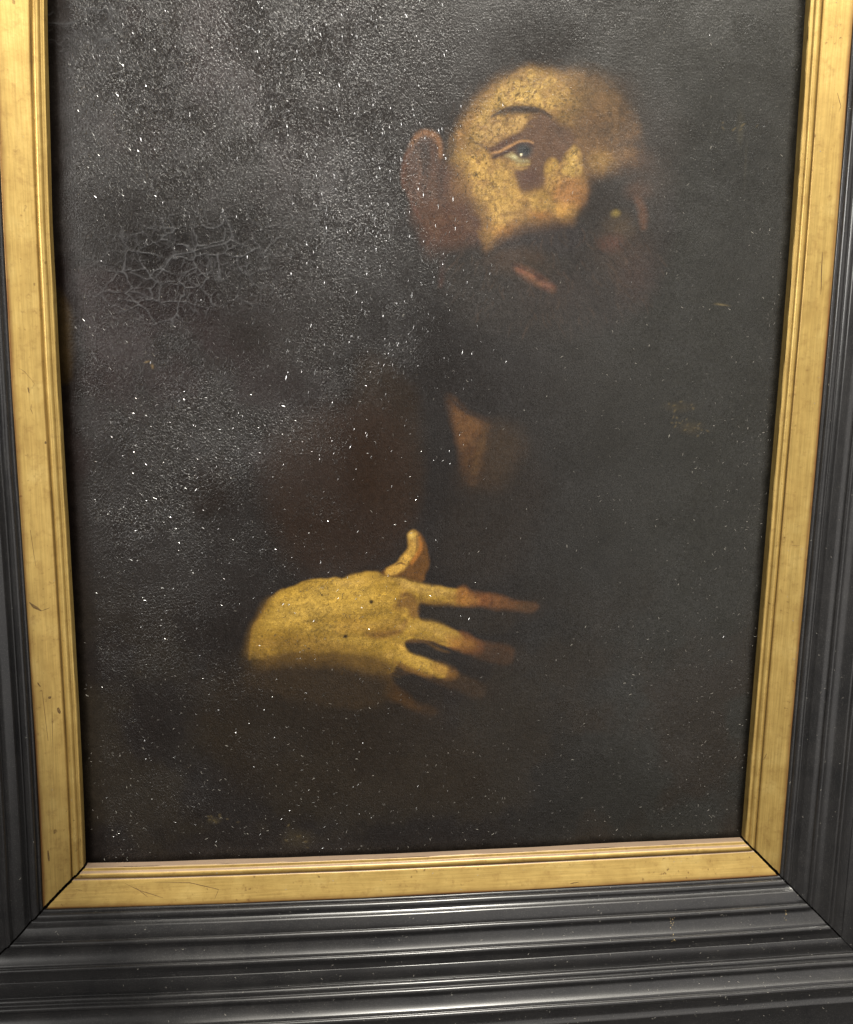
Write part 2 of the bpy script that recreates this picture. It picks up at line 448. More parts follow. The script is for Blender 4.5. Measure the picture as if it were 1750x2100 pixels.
poly(FH([(870, 620), (910, 580), (940, 575), (920, 620), (880, 650), (760, 665), (720, 640)]), (106, 74, 34), 2.6, .85, .5)
blob(FH([(905, 535)])[0], 8, 5, (184, 140, 58), .8)
stroke(FH([(860, 690), (900, 700), (925, 735)]), 4, (196, 150, 66), 2, .7)
stroke(FH([(900, 370), (1000, 410), (1110, 430), (1190, 440)]), 8, (182, 143, 72), 3.5, .7, 1)
stroke(FH([(1000, 470), (1100, 482), (1200, 490)]), 4, (130, 94, 38), 2.5, .7)
# index finger, far end in shadow
poly(FH([(1200, 412), (1290, 428), (1400, 448), (1500, 474), (1570, 486), (1612, 502), (1600, 528), (1540, 528), (1440, 518), (1330, 506), (1240, 502), (1195, 490)]), (108, 68, 35), 3.2, .92, .8)
blob(FH([(1225, 455)])[0], 8, 9, (168, 108, 48), .7)
stroke(FH([(1370, 460), (1375, 490), (1360, 510)]), 2.4, (74, 44, 27), 1.2, .7)
blob(FH([(1310, 470)])[0], 10, 7, (104, 58, 30), .6)
blob(FH([(1550, 505)])[0], 10, 6, (90, 62, 32), .7)
stroke(FH([(1200, 500), (1350, 515), (1500, 530)]), 3, (56, 38, 25), 1.8, .7)
# middle and ring fingers
stroke(FH([(960, 610), (1050, 600), (1130, 640), (1200, 670)]), 10, (174, 135, 62), 4, .7, 1)
blob(FH([(1195, 690)])[0], 9, 6, (158, 100, 46), .7)
poly(FH([(1215, 640), (1260, 650), (1330, 690), (1320, 740), (1230, 735), (1215, 690)]), (98, 60, 31), 3, .8)
poly(FH([(930, 690), (1000, 690), (1100, 735), (1150, 740), (1050, 700), (970, 672)]), (84, 60, 29), 2, .8)
stroke(FH([(900, 750), (960, 770), (1050, 810), (1120, 835)]), 11, (178, 138, 60), 3.5, .75, 1)
blob(FH([(1118, 828)])[0], 7, 7, (204, 158, 72), .7)
stroke(FH([(870, 790), (960, 830), (1060, 865)]), 4, (120, 86, 36), 2, .7)
poly(FH([(965, 705), (1020, 705), (1100, 740), (1180, 790), (1160, 815), (1080, 790), (1000, 760), (950, 735)]), (32, 28, 25), 2, .95, 0)
poly(FH([(870, 850), (930, 855), (1030, 895), (1120, 945), (1130, 1010), (1050, 1000), (950, 940), (880, 890)]), (34, 29, 25), 3, .9, 0)
poly(FH([(1010, 500), (1150, 510), (1350, 530), (1500, 550), (1450, 640), (1300, 640), (1150, 590), (1020, 565)]), (34, 29, 24), 4, .85, 0)
# tendons, knuckles and the slow turn of the wrist and fingers into shadow
for pts in [[(330, 560), (520, 520), (700, 500), (850, 480)], [(360, 640), (560, 610), (760, 600), (880, 570)], [(400, 700), (600, 680), (780, 690)]]:
    stroke(FH(pts), 5, (178, 140, 66), 4, .35, 1)
for pts in [[(340, 600), (540, 565), (740, 545), (850, 520)], [(380, 670), (580, 650), (760, 645)]]:
    stroke(FH(pts), 5, (122, 92, 38), 4, .40, 1)
stroke(FH([(600, 372), (640, 400), (660, 440)]), 3, (128, 96, 42), 3, .45)
stroke(FH([(780, 340), (830, 380), (870, 430)]), 5, (138, 104, 46), 4, .45)
for c_, r1, r2 in [((935, 400), 6, 5), ((905, 600), 5, 4), ((850, 745), 6, 4), ((1105, 440), 5, 4), ((1090, 640), 4, 4)]:
    blob(FH([c_])[0], r1, r2, (190, 148, 76), .5)
for pts in [[(1085, 420), (1092, 450), (1085, 480)], [(1100, 425), (1106, 455), (1100, 482)], [(1075, 612), (1080, 640), (1070, 668)], [(1010, 790), (1015, 808), (1005, 828)]]:
    stroke(FH(pts), 1.2, (112, 82, 38), .9, .5)
for c_, r1, r2, al in [((1500, 510), 22, 14, .45), ((1590, 515), 14, 10, .5), ((1430, 770), 30, 16, .6), ((1340, 740), 20, 14, .3), ((1300, 930), 30, 16, .55), ((1190, 905), 20, 12, .3), ((1060, 1050), 20, 12, .6)]:
    blob(FH([c_])[0], r1, r2, (40, 32, 25), al)
poly(FH([(90, 800), (130, 600), (210, 470), (250, 480), (190, 620), (170, 800)]), (112, 84, 36), 4, .45, .8)
for pts, w_ in [([(1160, 455), (1230, 465), (1290, 475)], 9), ([(1150, 660), (1210, 690), (1270, 700)], 11), ([(1080, 815), (1130, 840), (1180, 855)], 9)]:
    stroke(FH(pts), w_, (136, 94, 42), 5, .6, .8)
for pts, w_, c_, a_ in [([(880, 470), (900, 520), (880, 575)], 5, (96, 68, 32), .5), ([(985, 400), (1010, 440), (1005, 478)], 4, (120, 88, 42), .45), ([(960, 650), (1060, 672), (1160, 695)], 4, (104, 74, 34), .6),
                        ([(900, 805), (1000, 840), (1090, 862)], 4, (96, 68, 32), .6), ([(1010, 482), (1110, 490), (1210, 498)], 3.4, (96, 70, 34), .6), ([(160, 690), (300, 700), (500, 705), (700, 712)], 10, (124, 92, 40), .5),
                        ([(830, 350), (900, 385), (930, 415)], 4, (134, 100, 46), .5), ([(560, 372), (620, 392), (700, 372)], 5, (190, 150, 78), .4)]:
    stroke(FH(pts), w_, c_, 3, a_)
blob(FH([(105, 800)])[0], 15, 13, (34, 28, 22), .9)
rh = random.Random(31)
for k in range(300):
    x_, y_ = rh.uniform(150, 900), rh.uniform(350, 760)
    qx, qz = FH([(x_, y_)])[0]
    j_, i_ = int((qz - zs[0]) / (zs[1] - zs[0])), int((qx - xs[0]) / (xs[1] - xs[0]))
    if FLESH[j_, i_] < .8: continue
    l_ = IMG[j_, i_]; srgb = np.where(l_ < .0031, l_ * 12.92, 1.055 * np.maximum(l_, 1e-6) ** (1 / 2.4) - .055) * 255
    ln_ = rh.uniform(30, 80); sl = -.12 + rh.gauss(0, .12)
    stroke(FH([(x_, y_), (x_ + ln_, y_ + sl * ln_)]), rh.uniform(.8, 2), srgb * rh.uniform(.88, 1.10), .9, .55, None)
# thumb
poly(FH([(955, 128), (985, 118), (1012, 140), (1042, 200), (1050, 260), (1035, 330), (1015, 372), (930, 352), (860, 352), (803, 334), (850, 300), (893, 284), (910, 255), (950, 215)]), (88, 58, 26), 1.6, 1, .4)
stroke(FH([(968, 138), (968, 185), (960, 220), (925, 265), (900, 300), (850, 328)]), 8, (182, 138, 60), 2.2, 1, .9, taper=False)
stroke(FH([(1000, 150), (1005, 195), (985, 240), (960, 280)]), 4, (158, 100, 40), 1.6, .8)
stroke(FH([(985, 140), (985, 190), (975, 225)]), 1.4, (110, 72, 32), .7, .8)
stroke(FH([(880, 292), (905, 282), (930, 292)]), 1.6, (72, 46, 24), .7, .9)
stroke(FH([(805, 345), (860, 352), (930, 358), (1010, 376)]), 2, (104, 74, 32), 1, .7)
blob(FH([(960, 140)])[0], 4, 4, (214, 176, 92), .6)
stroke(FH([(125, 780), (130, 700), (140, 620), (182, 550), (232, 468), (300, 415)]), 2.6, (120, 88, 36), 1.6, .6)
rh = random.Random(77)
for k in range(900):
    x_, y_ = rh.uniform(360, 1330), rh.uniform(80, 960)
    qx, qz = FA([(x_, y_)])[0]
    j_, i_ = int((qz - zs[0]) / (zs[1] - zs[0])), int((qx - xs[0]) / (xs[1] - xs[0]))
    if FLESH[j_, i_] < .3 or 520 < x_ < 900 and 400 < y_ < 720: continue
    l_ = IMG[j_, i_]; srgb = np.where(l_ < .0031, l_ * 12.92, 1.055 * np.maximum(l_, 1e-6) ** (1 / 2.4) - .055) * 255
    a_ = math.atan2(y_ - 520, x_ - 800) + math.pi / 2 + rh.gauss(0, .5); ln_ = rh.uniform(14, 45)
    stroke(FA([(x_, y_), (x_ + math.cos(a_) * ln_, y_ + math.sin(a_) * ln_)]), rh.uniform(.9, 2.6), srgb * rh.uniform(.82, 1.12), 1.0, .6, None)
# knife-small losses showing pale ground
for c, rx, rz, col, al in [(D([(314, 750)])[0], 1.0, 2.2, (170, 140, 84), .9), (D([(306, 739)])[0], 2.4, .8, (170, 140, 84), .9), (D([(1392, 835)])[0], 14, 5, (58, 51, 36), .5),
                           (D([(1418, 876)])[0], 12, 7, (62, 54, 38), .5), (D([(440, 1685)])[0], 7, 4, (70, 62, 44), .5), (D([(612, 1718)])[0], 16, 10, (60, 52, 38), .5),
                           (D([(1518, 262)])[0], 4, 16, (72, 66, 48), .6), (D([(1528, 335)])[0], 1.2, 22, (60, 56, 46), .8), (D([(1480, 625)])[0], 8, .8, (110, 96, 64), .8),
                           (D([(1470, 622)])[0], 4, .8, (110, 96, 64), .5)]:
    sp = sstep(.35, .7, 0.5) if rx < 6 else 1
    blob(c, rx, rz, col, al * sp)
for k in range(46):       # frayed flecks inside the abraded spots
    cx_, cy_ = random.Random(k).choice([(1392, 832), (1418, 878), (612, 1718), (1515, 255), (440, 1685), (1400, 870)])
    rr_ = random.Random(900 + k)
    blob(D([(cx_ + rr_.gauss(0, 16), cy_ + rr_.gauss(0, 10))])[0], rr_.uniform(.8, 2.4), rr_.uniform(.5, 1.1), (104, 90, 60), .5, rot=rr_.uniform(-1, 1))

# the old varnish has turned the flesh a cooler ochre
t = (FLESH * .9)[..., None]
IMG = IMG * (1 - t) + IMG * (np.array([.90, .97, 1.04]) * (.78 + .2 * sstep(.30, .27, GZ))[..., None]) * t
# age in the flesh paint: dark pits between the threads, fine drying cracks
pits = fbm(MX, MZ, 2.0, 77, 3, .8)
HAND = sstep(.30, .27, GZ)
patch = sstep(.35, .65, fbm(MX, MZ, 34, 78, 3))
k = FLESH * sstep(.50, .72, pits) * (.5 + .5 * patch) * (1 - .45 * HAND)
IMG *= (1 - .72 * k[..., None])
lite = FLESH * sstep(.55, .75, fbm(MX, MZ, 3.4, 79, 3, .6))
IMG *= (1 + .22 * lite[..., None])
mott = fbm(MX, MZ, 6, 83, 3, .7)
t = (FLESH * (1 - HAND) * sstep(.45, .68, mott) * .55)[..., None]
IMG = IMG * (1 - t) + lin((112, 84, 54)) * t
blot = fbm(MX, MZ, 16, 80, 4, .6)
IMG *= (1 + (FLESH * (blot - .5) * .55)[..., None])
IMG *= (0.70 + .60 * fbm(MX, MZ, 3, 81, 3, .8))[..., None]
we = worley_edge(MX + 2.5 * (fbm(MX, MZ, 6, 91) - .5), MZ + 2.5 * (fbm(MX, MZ, 6, 92) - .5), 9, 13, 5)
face_cr = np.zeros_like(GX)
for (cx_, cy_, r_) in [(1060, 190, 45), (1020, 250, 55), (1000, 410, 60), (1080, 460, 60), (960, 330, 40), (650, 1290, 50)]:
    qx, qz = D([(cx_, cy_)])[0]
    face_cr = np.maximum(face_cr, np.exp(-((GX - qx) ** 2 + (GZ - qz) ** 2) / (r_ * 3.8e-4) ** 2))
ck = FLESH * (1 - sstep(.01, .07, we)) * np.clip(face_cr * 1.1 - .0, 0, 1) * sstep(.35, .55, fbm(MX, MZ, 12, 94))
IMG *= (1 - .4 * ck[..., None])
# drawn-out forehead cracks
rr_ = random.Random(4)
for pts in [[(1068, 165), (1060, 195), (1040, 215), (1036, 245)], [(1100, 185), (1088, 205), (1062, 222)], [(1052, 215), (1040, 240), (1026, 258), (1022, 290)],
            [(1010, 215), (1020, 235), (1008, 262)], [(1003, 265), (1012, 285), (1000, 300)], [(1054, 250), (1040, 270), (1036, 285)], [(1010, 380), (1014, 420), (1010, 470)],
            [(1000, 345), (998, 375), (1004, 405)], [(1120, 175), (1100, 172), (1085, 182)], [(1025, 420), (1035, 440), (1040, 475)]]:
    stroke(D(pts), 0.6, (76, 54, 34), .5, .6, taper=False, wob=1.2)
for k in range(26):
    stx, sty = rr_.uniform(560, 900), rr_.uniform(1200, 1390)
    stroke(D([(stx, sty), (stx + rr_.uniform(-6, 8), sty + rr_.uniform(-2, 4)), (stx + rr_.uniform(-2, 16), sty + rr_.uniform(-5, 6))]), 0.6, (92, 68, 32), .5, .45, wob=1)
for c, r_ in [((762, 1234), 1.9), ((708, 1302), 1.8), ((662, 1222), 1.0), ((635, 1330), 1.2)]:
    blob(D([c])[0], r_, r_ * .8, (30, 20, 12), .95, hard=.5)

# ------------------------------------------------------------------ relief and varnish of the canvas
def spots(lst):
    m_ = np.zeros_like(GX)
    for (cx_, cy_, rx, ry, w_) in lst:
        qx, qz = D([(cx_, cy_)])[0]
        d = ((GX - qx) / (rx * 3.95e-4)) ** 2 + ((GZ - qz) / (ry * 3.95e-4)) ** 2
        m_ = m_ + w_ * np.exp(-d)
    return m_


# where the old varnish has crazed most (placed by image coordinates)
CRAZE = spots([(560, 80, 210, 130, 1.0), (480, 200, 150, 130, .9), (620, 250, 180, 110, .8), (240, 170, 110, 180, .45), (700, 420, 140, 180, .6), (330, 400, 210, 130, .55),
               (560, 480, 200, 120, .35), (740, 620, 140, 150, .42), (330, 720, 180, 120, .35), (480, 880, 160, 70, .85), (420, 960, 120, 90, .9), (300, 850, 90, 70, .5), (310, 1080, 160, 90, .7),
               (540, 1080, 80, 110, .5), (690, 960, 40, 160, .35), (330, 1270, 150, 120, .30), (420, 1250, 50, 40, .4), (300, 1450, 170, 200, .18), (680, 740, 150, 70, .35)])
CRAZE = np.clip(CRAZE + .20 * sstep(.08, -.06, GX) + .22 * sstep(.3, .2, GZ) * sstep(-.02, -.16, GX), 0, 1.1) * (.45 + .75 * sstep(.3, .7, fbm(MX, MZ, 26, 201, 4, .6)))
CRAZE *= sstep(-A + .012, -A + .022, GX)
DULL = spots([(330, 500, 130, 70, .55), (300, 600, 120, 80, .4), (760, 960, 100, 170, .75), (570, 1060, 120, 120, .5), (660, 290, 60, 60, .4), (430, 1020, 50, 60, .5), (240, 420, 90, 60, .5),
              (480, 700, 110, 60, .5), (250, 780, 110, 60, .35), (700, 1500, 230, 120, .45), (450, 1300, 90, 90, .4), (960, 1060, 110, 130, .3), (1250, 1560, 60, 50, .35)])
CRAZE *= 1 - .75 * np.clip(DULL, 0, 1)
WEB = np.clip(spots([(400, 540, 150, 85, 1.2), (330, 610, 110, 60, .9), (180, 40, 110, 60, .8), (470, 480, 120, 60, .6)]), 0, 1)
BUMPY = np.clip(spots([(1000, 620, 260, 120, .8), (1480, 330, 150, 150, .7), (1150, 700, 250, 120, .6), (1300, 1500, 230, 200, .6)]), 0, 1)

NOISE_H = (fbm(MX, MZ, 2.4, 301, 2) - .5) * .10
weave = (np.sin(MX * 2 * math.pi / 1.55 + 1.2 * fbm(MX, MZ, 9, 302)) + np.sin(MZ * 2 * math.pi / 1.7 + 1.2 * fbm(MX, MZ, 9, 303))) * .012
HGT = NOISE_H + weave + (fbm(MX, MZ, 7, 305, 3) - .5) * .30 * (.15 + BUMPY) + (fbm(MX, MZ, 90, 304, 2) - .5) * 2.0
ux, uz = MX + 10 * (fbm(MX, MZ, 13, 311, 3) - .5), MZ + 10 * (fbm(MX, MZ, 13, 312, 3) - .5)
wb = worley_edge(ux, uz, 19, 12, 9, 1.0)
wb2 = worley_edge(ux * 1.0, uz, 7.5, 9, 19, 1.0)
ridge = (1 - sstep(.0, .075, wb)) * WEB * sstep(.35, .6, fbm(MX, MZ, 18, 313))
ridge = np.maximum(ridge, .55 * (1 - sstep(.0, .11, wb2)) * np.clip(WEB * 1.2, 0, 1) * sstep(.42, .6, fbm(MX, MZ, 15, 314)))
for pts, w_ in [([(455, 435), (476, 478), (468, 498), (440, 506), (405, 514), (370, 520), (352, 530), (338, 548), (322, 568)], .9), ([(476, 496), (498, 502), (520, 512)], .9), ([(530, 520), (565, 525), (602, 522)], .7),
                ([(404, 512), (398, 480), (396, 455)], .6), ([(322, 568), (335, 590), (330, 620), (345, 632)], .8), ([(322, 568), (300, 572), (270, 560)], .6), ([(345, 500), (340, 470), (335, 445)], .6),
                ([(430, 520), (440, 560), (452, 578)], .6), ([(365, 522), (350, 500), (352, 470)], .5), ([(330, 620), (300, 606), (275, 600)], .6), ([(60, 40), (130, 48), (170, 30), (185, 0)], .5)]:
    P = smooth_poly(np.array(D(pts)) * 1000, False)
    dd = np.full(GX.shape, 1e9)
    for a_, b_ in zip(P[:-1], P[1:]): dd = np.minimum(dd, seg_dist(WX, WZ, a_, b_))
    ridge = np.maximum(ridge, .95 * w_ * (1 - sstep(.15, .8, dd)) * (.6 + .4 * sstep(.4, .6, fbm(MX, MZ, 8, 315))))
    ridge = np.maximum(ridge, .13 * w_ * (1 - sstep(.5, 4.0, dd)))
HGT = HGT + ridge * .6
wc = worley_edge(MX + 2 * (fbm(MX, MZ, 5, 321) - .5), MZ + 2 * (fbm(MX, MZ, 5, 322) - .5), 4.2, 5.6, 10)
HGT = HGT + (1 - sstep(.0, .22, wc)) * .04 * np.clip(CRAZE, 0, 1)
GLOSS = np.clip(.35 + .9 * sstep(.32, .68, fbm(MX, MZ, 42, 401, 4, .6)), 0, 1.2)
# grey bloom sitting in the web of wide cracks
IMG = IMG * (1 - .35 * (WEB * sstep(.3, .6, fbm(MX, MZ, 30, 316)))[..., None])
IMG = IMG * (1 - (.48 * ridge)[..., None]) + lin((104, 104, 106)) * (.48 * ridge)[..., None]

EDGE = np.minimum.reduce([GX + A, A - GX, GZ]) + .004 * (fbm(MX, MZ, 9, 405) - .5)  # contact shadow along the canvas edges, painted into colour and sheen
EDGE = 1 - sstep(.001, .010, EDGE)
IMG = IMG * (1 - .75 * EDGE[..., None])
BX, BZ = barrel_warp(GX, GZ)
V = np.stack([BX, -(CANVAS_H + HGT * 1e-3), BZ], -1).reshape(-1, 3)
idx = np.arange(NX * NZ).reshape(NZ, NX)
F = np.stack([idx[:-1, :-1], idx[:-1, 1:], idx[1:, 1:], idx[1:, :-1]], -1).reshape(-1, 4)


# ------------------------------------------------------------------ materials
def new_mat(name):
    mt = bpy.data.materials.new(name)
    mt.use_nodes = True
    nt = mt.node_tree
    return mt, nt, nt.nodes["Principled BSDF"]


def N(nt, typ, **kw):
    n = nt.nodes.new(typ)
    for k_, v_ in kw.items():
        setattr(n, k_, v_)
    return n


def ramp(nt, src, stops):
    r_ = N(nt, "ShaderNodeValToRGB")
    el = r_.color_ramp.elements
    while len(el) < len(stops): el.new(0.5)
    for e, (p, c) in zip(el, stops):
        e.position = p; e.color = (*c, 1) if len(c) == 3 else c
    nt.links.new(src, r_.inputs[0])
    return r_


def noise(nt, vec, scale, detail=4, rough=.55):
    n = N(nt, "ShaderNodeTexNoise")
    n.inputs["Scale"].default_value = scale; n.inputs["Detail"].default_value = detail; n.inputs["Roughness"].default_value = rough
    if vec is not None: nt.links.new(vec, n.inputs["Vector"])
    return n


def mapping(nt, scale):
    tc = N(nt, "ShaderNodeTexCoord"); mp = N(nt, "ShaderNodeMapping")
    mp.inputs["Scale"].default_value = scale
    nt.links.new(tc.outputs["Object"], mp.inputs["Vector"])
    return mp.outputs[0]


def mixc(nt, fac, a, b, mode='MIX'):
    x = N(nt, "ShaderNodeMix", data_type='RGBA', blend_type=mode)
    for s, v in ((x.inputs["Factor"], fac), (x.inputs["A"], a), (x.inputs["B"], b)):
        if hasattr(v, "links") or hasattr(v, "is_linked"): nt.links.new(v, s)
        elif isinstance(v, (int, float)): s.default_value = v
        else: s.default_value = (*v, 1)
    return x.outputs["Result"]


def math_(nt, op, a, b=None):
    x = N(nt, "ShaderNodeMath", operation=op)
    for s, v in ((x.inputs[0], a), (x.inputs[1], b)):
        if v is None: continue
        if isinstance(v, (int, float)): s.default_value = v
        else: nt.links.new(v, s)
    return x.outputs[0]


def oil_material():
    mt, nt, b = new_mat("varnished_oil_paint")
    ca = N(nt, "ShaderNodeAttribute", attribute_name="paint")
    cr = N(nt, "ShaderNodeAttribute", attribute_name="craze").outputs["Fac"]
    gl = N(nt, "ShaderNodeAttribute", attribute_name="gloss").outputs["Fac"]
    v = mapping(nt, (1, 1, 1))
    fine = noise(nt, v, 1100, 3)
    g = ramp(nt, fine.outputs["Fac"], [(.3, (.78, .78, .78)), (.7, (1.2, 1.2, 1.2))])
    nt.links.new(mixc(nt, 1.0, ca.outputs["Color"], g.outputs[0], 'MULTIPLY'), b.inputs["Base Color"])
    b.inputs["IOR"].default_value = 1.6
    film = noise(nt, v, 820, 4, .8)      # the varnish is starved between the threads
    film = ramp(nt, film.outputs["Fac"], [(.30, (.25,) * 3), (.50, (.95,) * 3), (.70, (1.6,) * 3)]).outputs[0]
    nt.links.new(math_(nt, 'MULTIPLY', N(nt, "ShaderNodeAttribute", attribute_name="varnish").outputs["Fac"], film), b.inputs["Specular IOR Level"])
    nt.links.new(math_(nt, 'SUBTRACT', .39, math_(nt, 'MULTIPLY', gl, .10)), b.inputs["Roughness"])
    # crazed varnish: fine network stretched along the threads, plus thread grain
    vo = N(nt, "ShaderNodeTexVoronoi", feature='DISTANCE_TO_EDGE')
    vo.inputs["Scale"].default_value = 430
    nz = noise(nt, v, 420, 2)
    vm = N(nt, "ShaderNodeVectorMath", operation='MULTIPLY_ADD')
    nt.links.new(nz.outputs["Color"], vm.inputs[0]); vm.inputs[1].default_value = (.0022,) * 3; nt.links.new(mapping(nt, (1.25, 1, .8)), vm.inputs[2])
    nt.links.new(vm.outputs[0], vo.inputs["Vector"])
    lips = ramp(nt, vo.outputs["Distance"], [(0, (1, 1, 1)), (.22, (0, 0, 0))])
    hgt = math_(nt, 'MULTIPLY', lips.outputs[0], math_(nt, 'ADD', math_(nt, 'MULTIPLY', cr, 1.0), .12))
    grain = noise(nt, mapping(nt, (1, 1, .5)), 1300, 3, .6)
    hgt = math_(nt, 'ADD', hgt, math_(nt, 'MULTIPLY', grain.outputs["Fac"], 1.1))
    for sc_, am_ in (((1, 1, .07), .55), ((.12, 1, 1), .28)):        # threads of the canvas
        th = noise(nt, mapping(nt, sc_), 900, 2, .5)
        hgt = math_(nt, 'ADD', hgt, math_(nt, 'MULTIPLY', th.outputs["Fac"], am_))
    bp = N(nt, "ShaderNodeBump")
    bp.inputs["Strength"].default_value = .8; bp.inputs["Distance"].default_value = .00036
    nt.links.new(hgt, bp.inputs["Height"]); nt.links.new(bp.outputs[0], b.inputs["Normal"])
    return mt


def simple_mat(name, col, rough, spec=.5, var=.0, scale=400):
    mt, nt, b = new_mat(name)
    v = mapping(nt, (1, 1, 1)); n = noise(nt, v, scale, 3)
    r_ = ramp(nt, n.outputs["Fac"], [(.3, tuple(c * (1 - var) for c in col)), (.7, tuple(c * (1 + var) for c in col))])
    nt.links.new(r_.outputs[0], b.inputs["Base Color"])
    b.inputs["Roughness"].default_value = rough; b.inputs["Specular IOR Level"].default_value = spec
    return mt


def gilt_material(name, along):
    """water-gilt slip; «along» is the rail's axis so that the burnish lines follow it"""
    mt, nt, b = new_mat(name)
    st = (1, 1, 1.0 / 28) if along == 'Z' else (1.0 / 28, 1, 1)
    streak = noise(nt, mapping(nt, st), 700, 4, .6)
    patchy = noise(nt, mapping(nt, (1, 1, 1)), 45, 5, .6)
    speck = noise(nt, mapping(nt, (1, 1, 1)), 520, 3, .6)
    c = ramp(nt, patchy.outputs["Fac"], [(.25, (.46, .300, .088)), (.55, (.57, .390, .122)), (.8, (.66, .48, .17))]).outputs[0]
    c = mixc(nt, .42, c, ramp(nt, streak.outputs["Fac"], [(.3, (.52, .50, .46)), (.7, (1.2, 1.2, 1.2))]).outputs[0], 'MULTIPLY')
    c = mixc(nt, ramp(nt, speck.outputs["Fac"], [(.66, (0, 0, 0)), (.80, (.5, .5, .5))]).outputs[0], c, (.25, .13, .04))
    rub = noise(nt, mapping(nt, (1, 1, 1)), 130, 6, .7)
    c = mixc(nt, ramp(nt, rub.outputs["Fac"], [(.52, (0, 0, 0)), (.72, (.55, .55, .55))]).outputs[0], c, (.30, .17, .05))
    pit = noise(nt, mapping(nt, (1, 1, 1)), 260, 2, .5)
    c2 = c
    c = mixc(nt, ramp(nt, pit.outputs["Fac"], [(.66, (0, 0, 0)), (.72, (.7, .7, .7))]).outputs[0], c2, (.16, .09, .03))
    c = mixc(nt, ramp(nt, noise(nt, mapping(nt, (1, 1, 1)), 24, 3, .6).outputs["Fac"], [(.48, (0, 0, 0)), (.62, (1, 1, 1))]).outputs[0], c2, c)
    wear = N(nt, "ShaderNodeAttribute", attribute_name="wear").outputs["Fac"]
    wr = math_(nt, 'MULTIPLY', wear, ramp(nt, noise(nt, mapping(nt, st), 300, 4, .6).outputs["Fac"], [(.25, (.35,) * 3), (.6, (1,) * 3)]).outputs[0])
    c = mixc(nt, wr, c, (.16, .060, .016))
    grime = N(nt, "ShaderNodeAttribute", attribute_name="grime").outputs["Fac"]
    grime = math_(nt, 'MULTIPLY', grime, ramp(nt, noise(nt, mapping(nt, st), 240, 4, .6).outputs["Fac"], [(.3, (.3,) * 3), (.6, (1,) * 3)]).outputs[0])
    c = mixc(nt, grime, c, (.085, .050, .022))
    geo = N(nt, "ShaderNodeNewGeometry"); sep = N(nt, "ShaderNodeSeparateXYZ")
    nt.links.new(geo.outputs["Normal"], sep.inputs[0])
    dust = ramp(nt, sep.outputs["Z"], [(.55, (0, 0, 0)), (.85, (.8, .8, .8))])
    c = mixc(nt, dust.outputs[0], c, (.33, .245, .20))
    nt.links.new(c, b.inputs["Base Color"])
    met = math_(nt, 'MULTIPLY', math_(nt, 'SUBTRACT', 1.0, dust.outputs[0]), .55)
    nt.links.new(met, b.inputs["Metallic"])
    b.inputs["Roughness"].default_value = .40
    bp = N(nt, "ShaderNodeBump"); bp.inputs["Strength"].default_value = .35; bp.inputs["Distance"].default_value = .0003
    nt.links.new(math_(nt, 'ADD', math_(nt, 'MULTIPLY', streak.outputs["Fac"], .6), math_(nt, 'MULTIPLY', speck.outputs["Fac"], .5)), bp.inputs["Height"])
    nt.links.new(bp.outputs[0], b.inputs["Normal"])
    return mt


def ebony_material(name, along):
    mt, nt, b = new_mat(name)
    st = (1, 1, 1.0 / 20) if along == 'Z' else (1.0 / 20, 1, 1)
    streak = noise(nt, mapping(nt, st), 500, 4, .6)
    patchy = noise(nt, mapping(nt, (1, 1, 1)), 30, 5, .65)
    c = ramp(nt, patchy.outputs["Fac"], [(.3, (.010, .010, .011)), (.7, (.022, .021, .021))]).outputs[0]
    speck = noise(nt, mapping(nt, (1, 1, 1)), 1500, 2, .5)
    c = mixc(nt, ramp(nt, speck.outputs["Fac"], [(.55, (0, 0, 0)), (.72, (.36, .36, .36))]).outputs[0], c, (.14, .135, .13))
    nt.links.new(c, b.inputs["Base Color"])
    nt.links.new(ramp(nt, math_(nt, 'ADD', math_(nt, 'MULTIPLY', streak.outputs["Fac"], .5), math_(nt, 'MULTIPLY', patchy.outputs["Fac"], .5)),
                      [(.3, (.30,) * 3), (.7, (.42,) * 3)]).outputs[0], b.inputs["Roughness"])
    bp = N(nt, "ShaderNodeBump"); bp.inputs["Strength"].default_value = .16; bp.inputs["Distance"].default_value = .0003
    b.inputs["Coat Weight"].default_value = .8; b.inputs["Coat Roughness"].default_value = .23; b.inputs["Coat IOR"].default_value = 1.5
    b.inputs["Specular IOR Level"].default_value = .36
    nt.links.new(math_(nt, 'ADD', streak.outputs["Fac"], math_(nt, 'MULTIPLY', speck.outputs["Fac"], .6)), bp.inputs["Height"])
    nt.links.new(bp.outputs[0], b.inputs["Normal"])
    return mt


OIL = oil_material()
GILT = {'X': gilt_material("gilding_horizontal", 'X'), 'Z': gilt_material("gilding_vertical", 'Z')}
EBONY = {'X': ebony_material("ebonised_wood_horizontal", 'X'), 'Z': ebony_material("ebonised_wood_vertical", 'Z')}
DUST = simple_mat("pale_lint", (.36, .34, .30), .8, .2, .3, 900)
DUST2 = simple_mat("grey_lint", (.17, .16, .145), .8, .2, .3, 900)
FLAKE = simple_mat("raised_varnish_lip", (.022, .020, .019), .20, 1.0, .3, 900)
FLAKE.node_tree.nodes["Principled BSDF"].inputs["IOR"].default_value = 1.75
SCRATCH = simple_mat("bare_dark_scratch", (.13, .08, .03), .7, .2, .4, 900)
LOSS = simple_mat("gold_fleck", (.7, .52, .25), .35, .6, .3, 900)
BOLE = simple_mat("dark_joint", (.006, .005, .004), .9, .1, .2, 900)
BACK = simple_mat("raw_wood_back", (.10, .07, .045), .8, .2, .3, 60)
WALL = simple_mat("painted_wall", (.35, .33, .30), .8, .3, .05, 30)

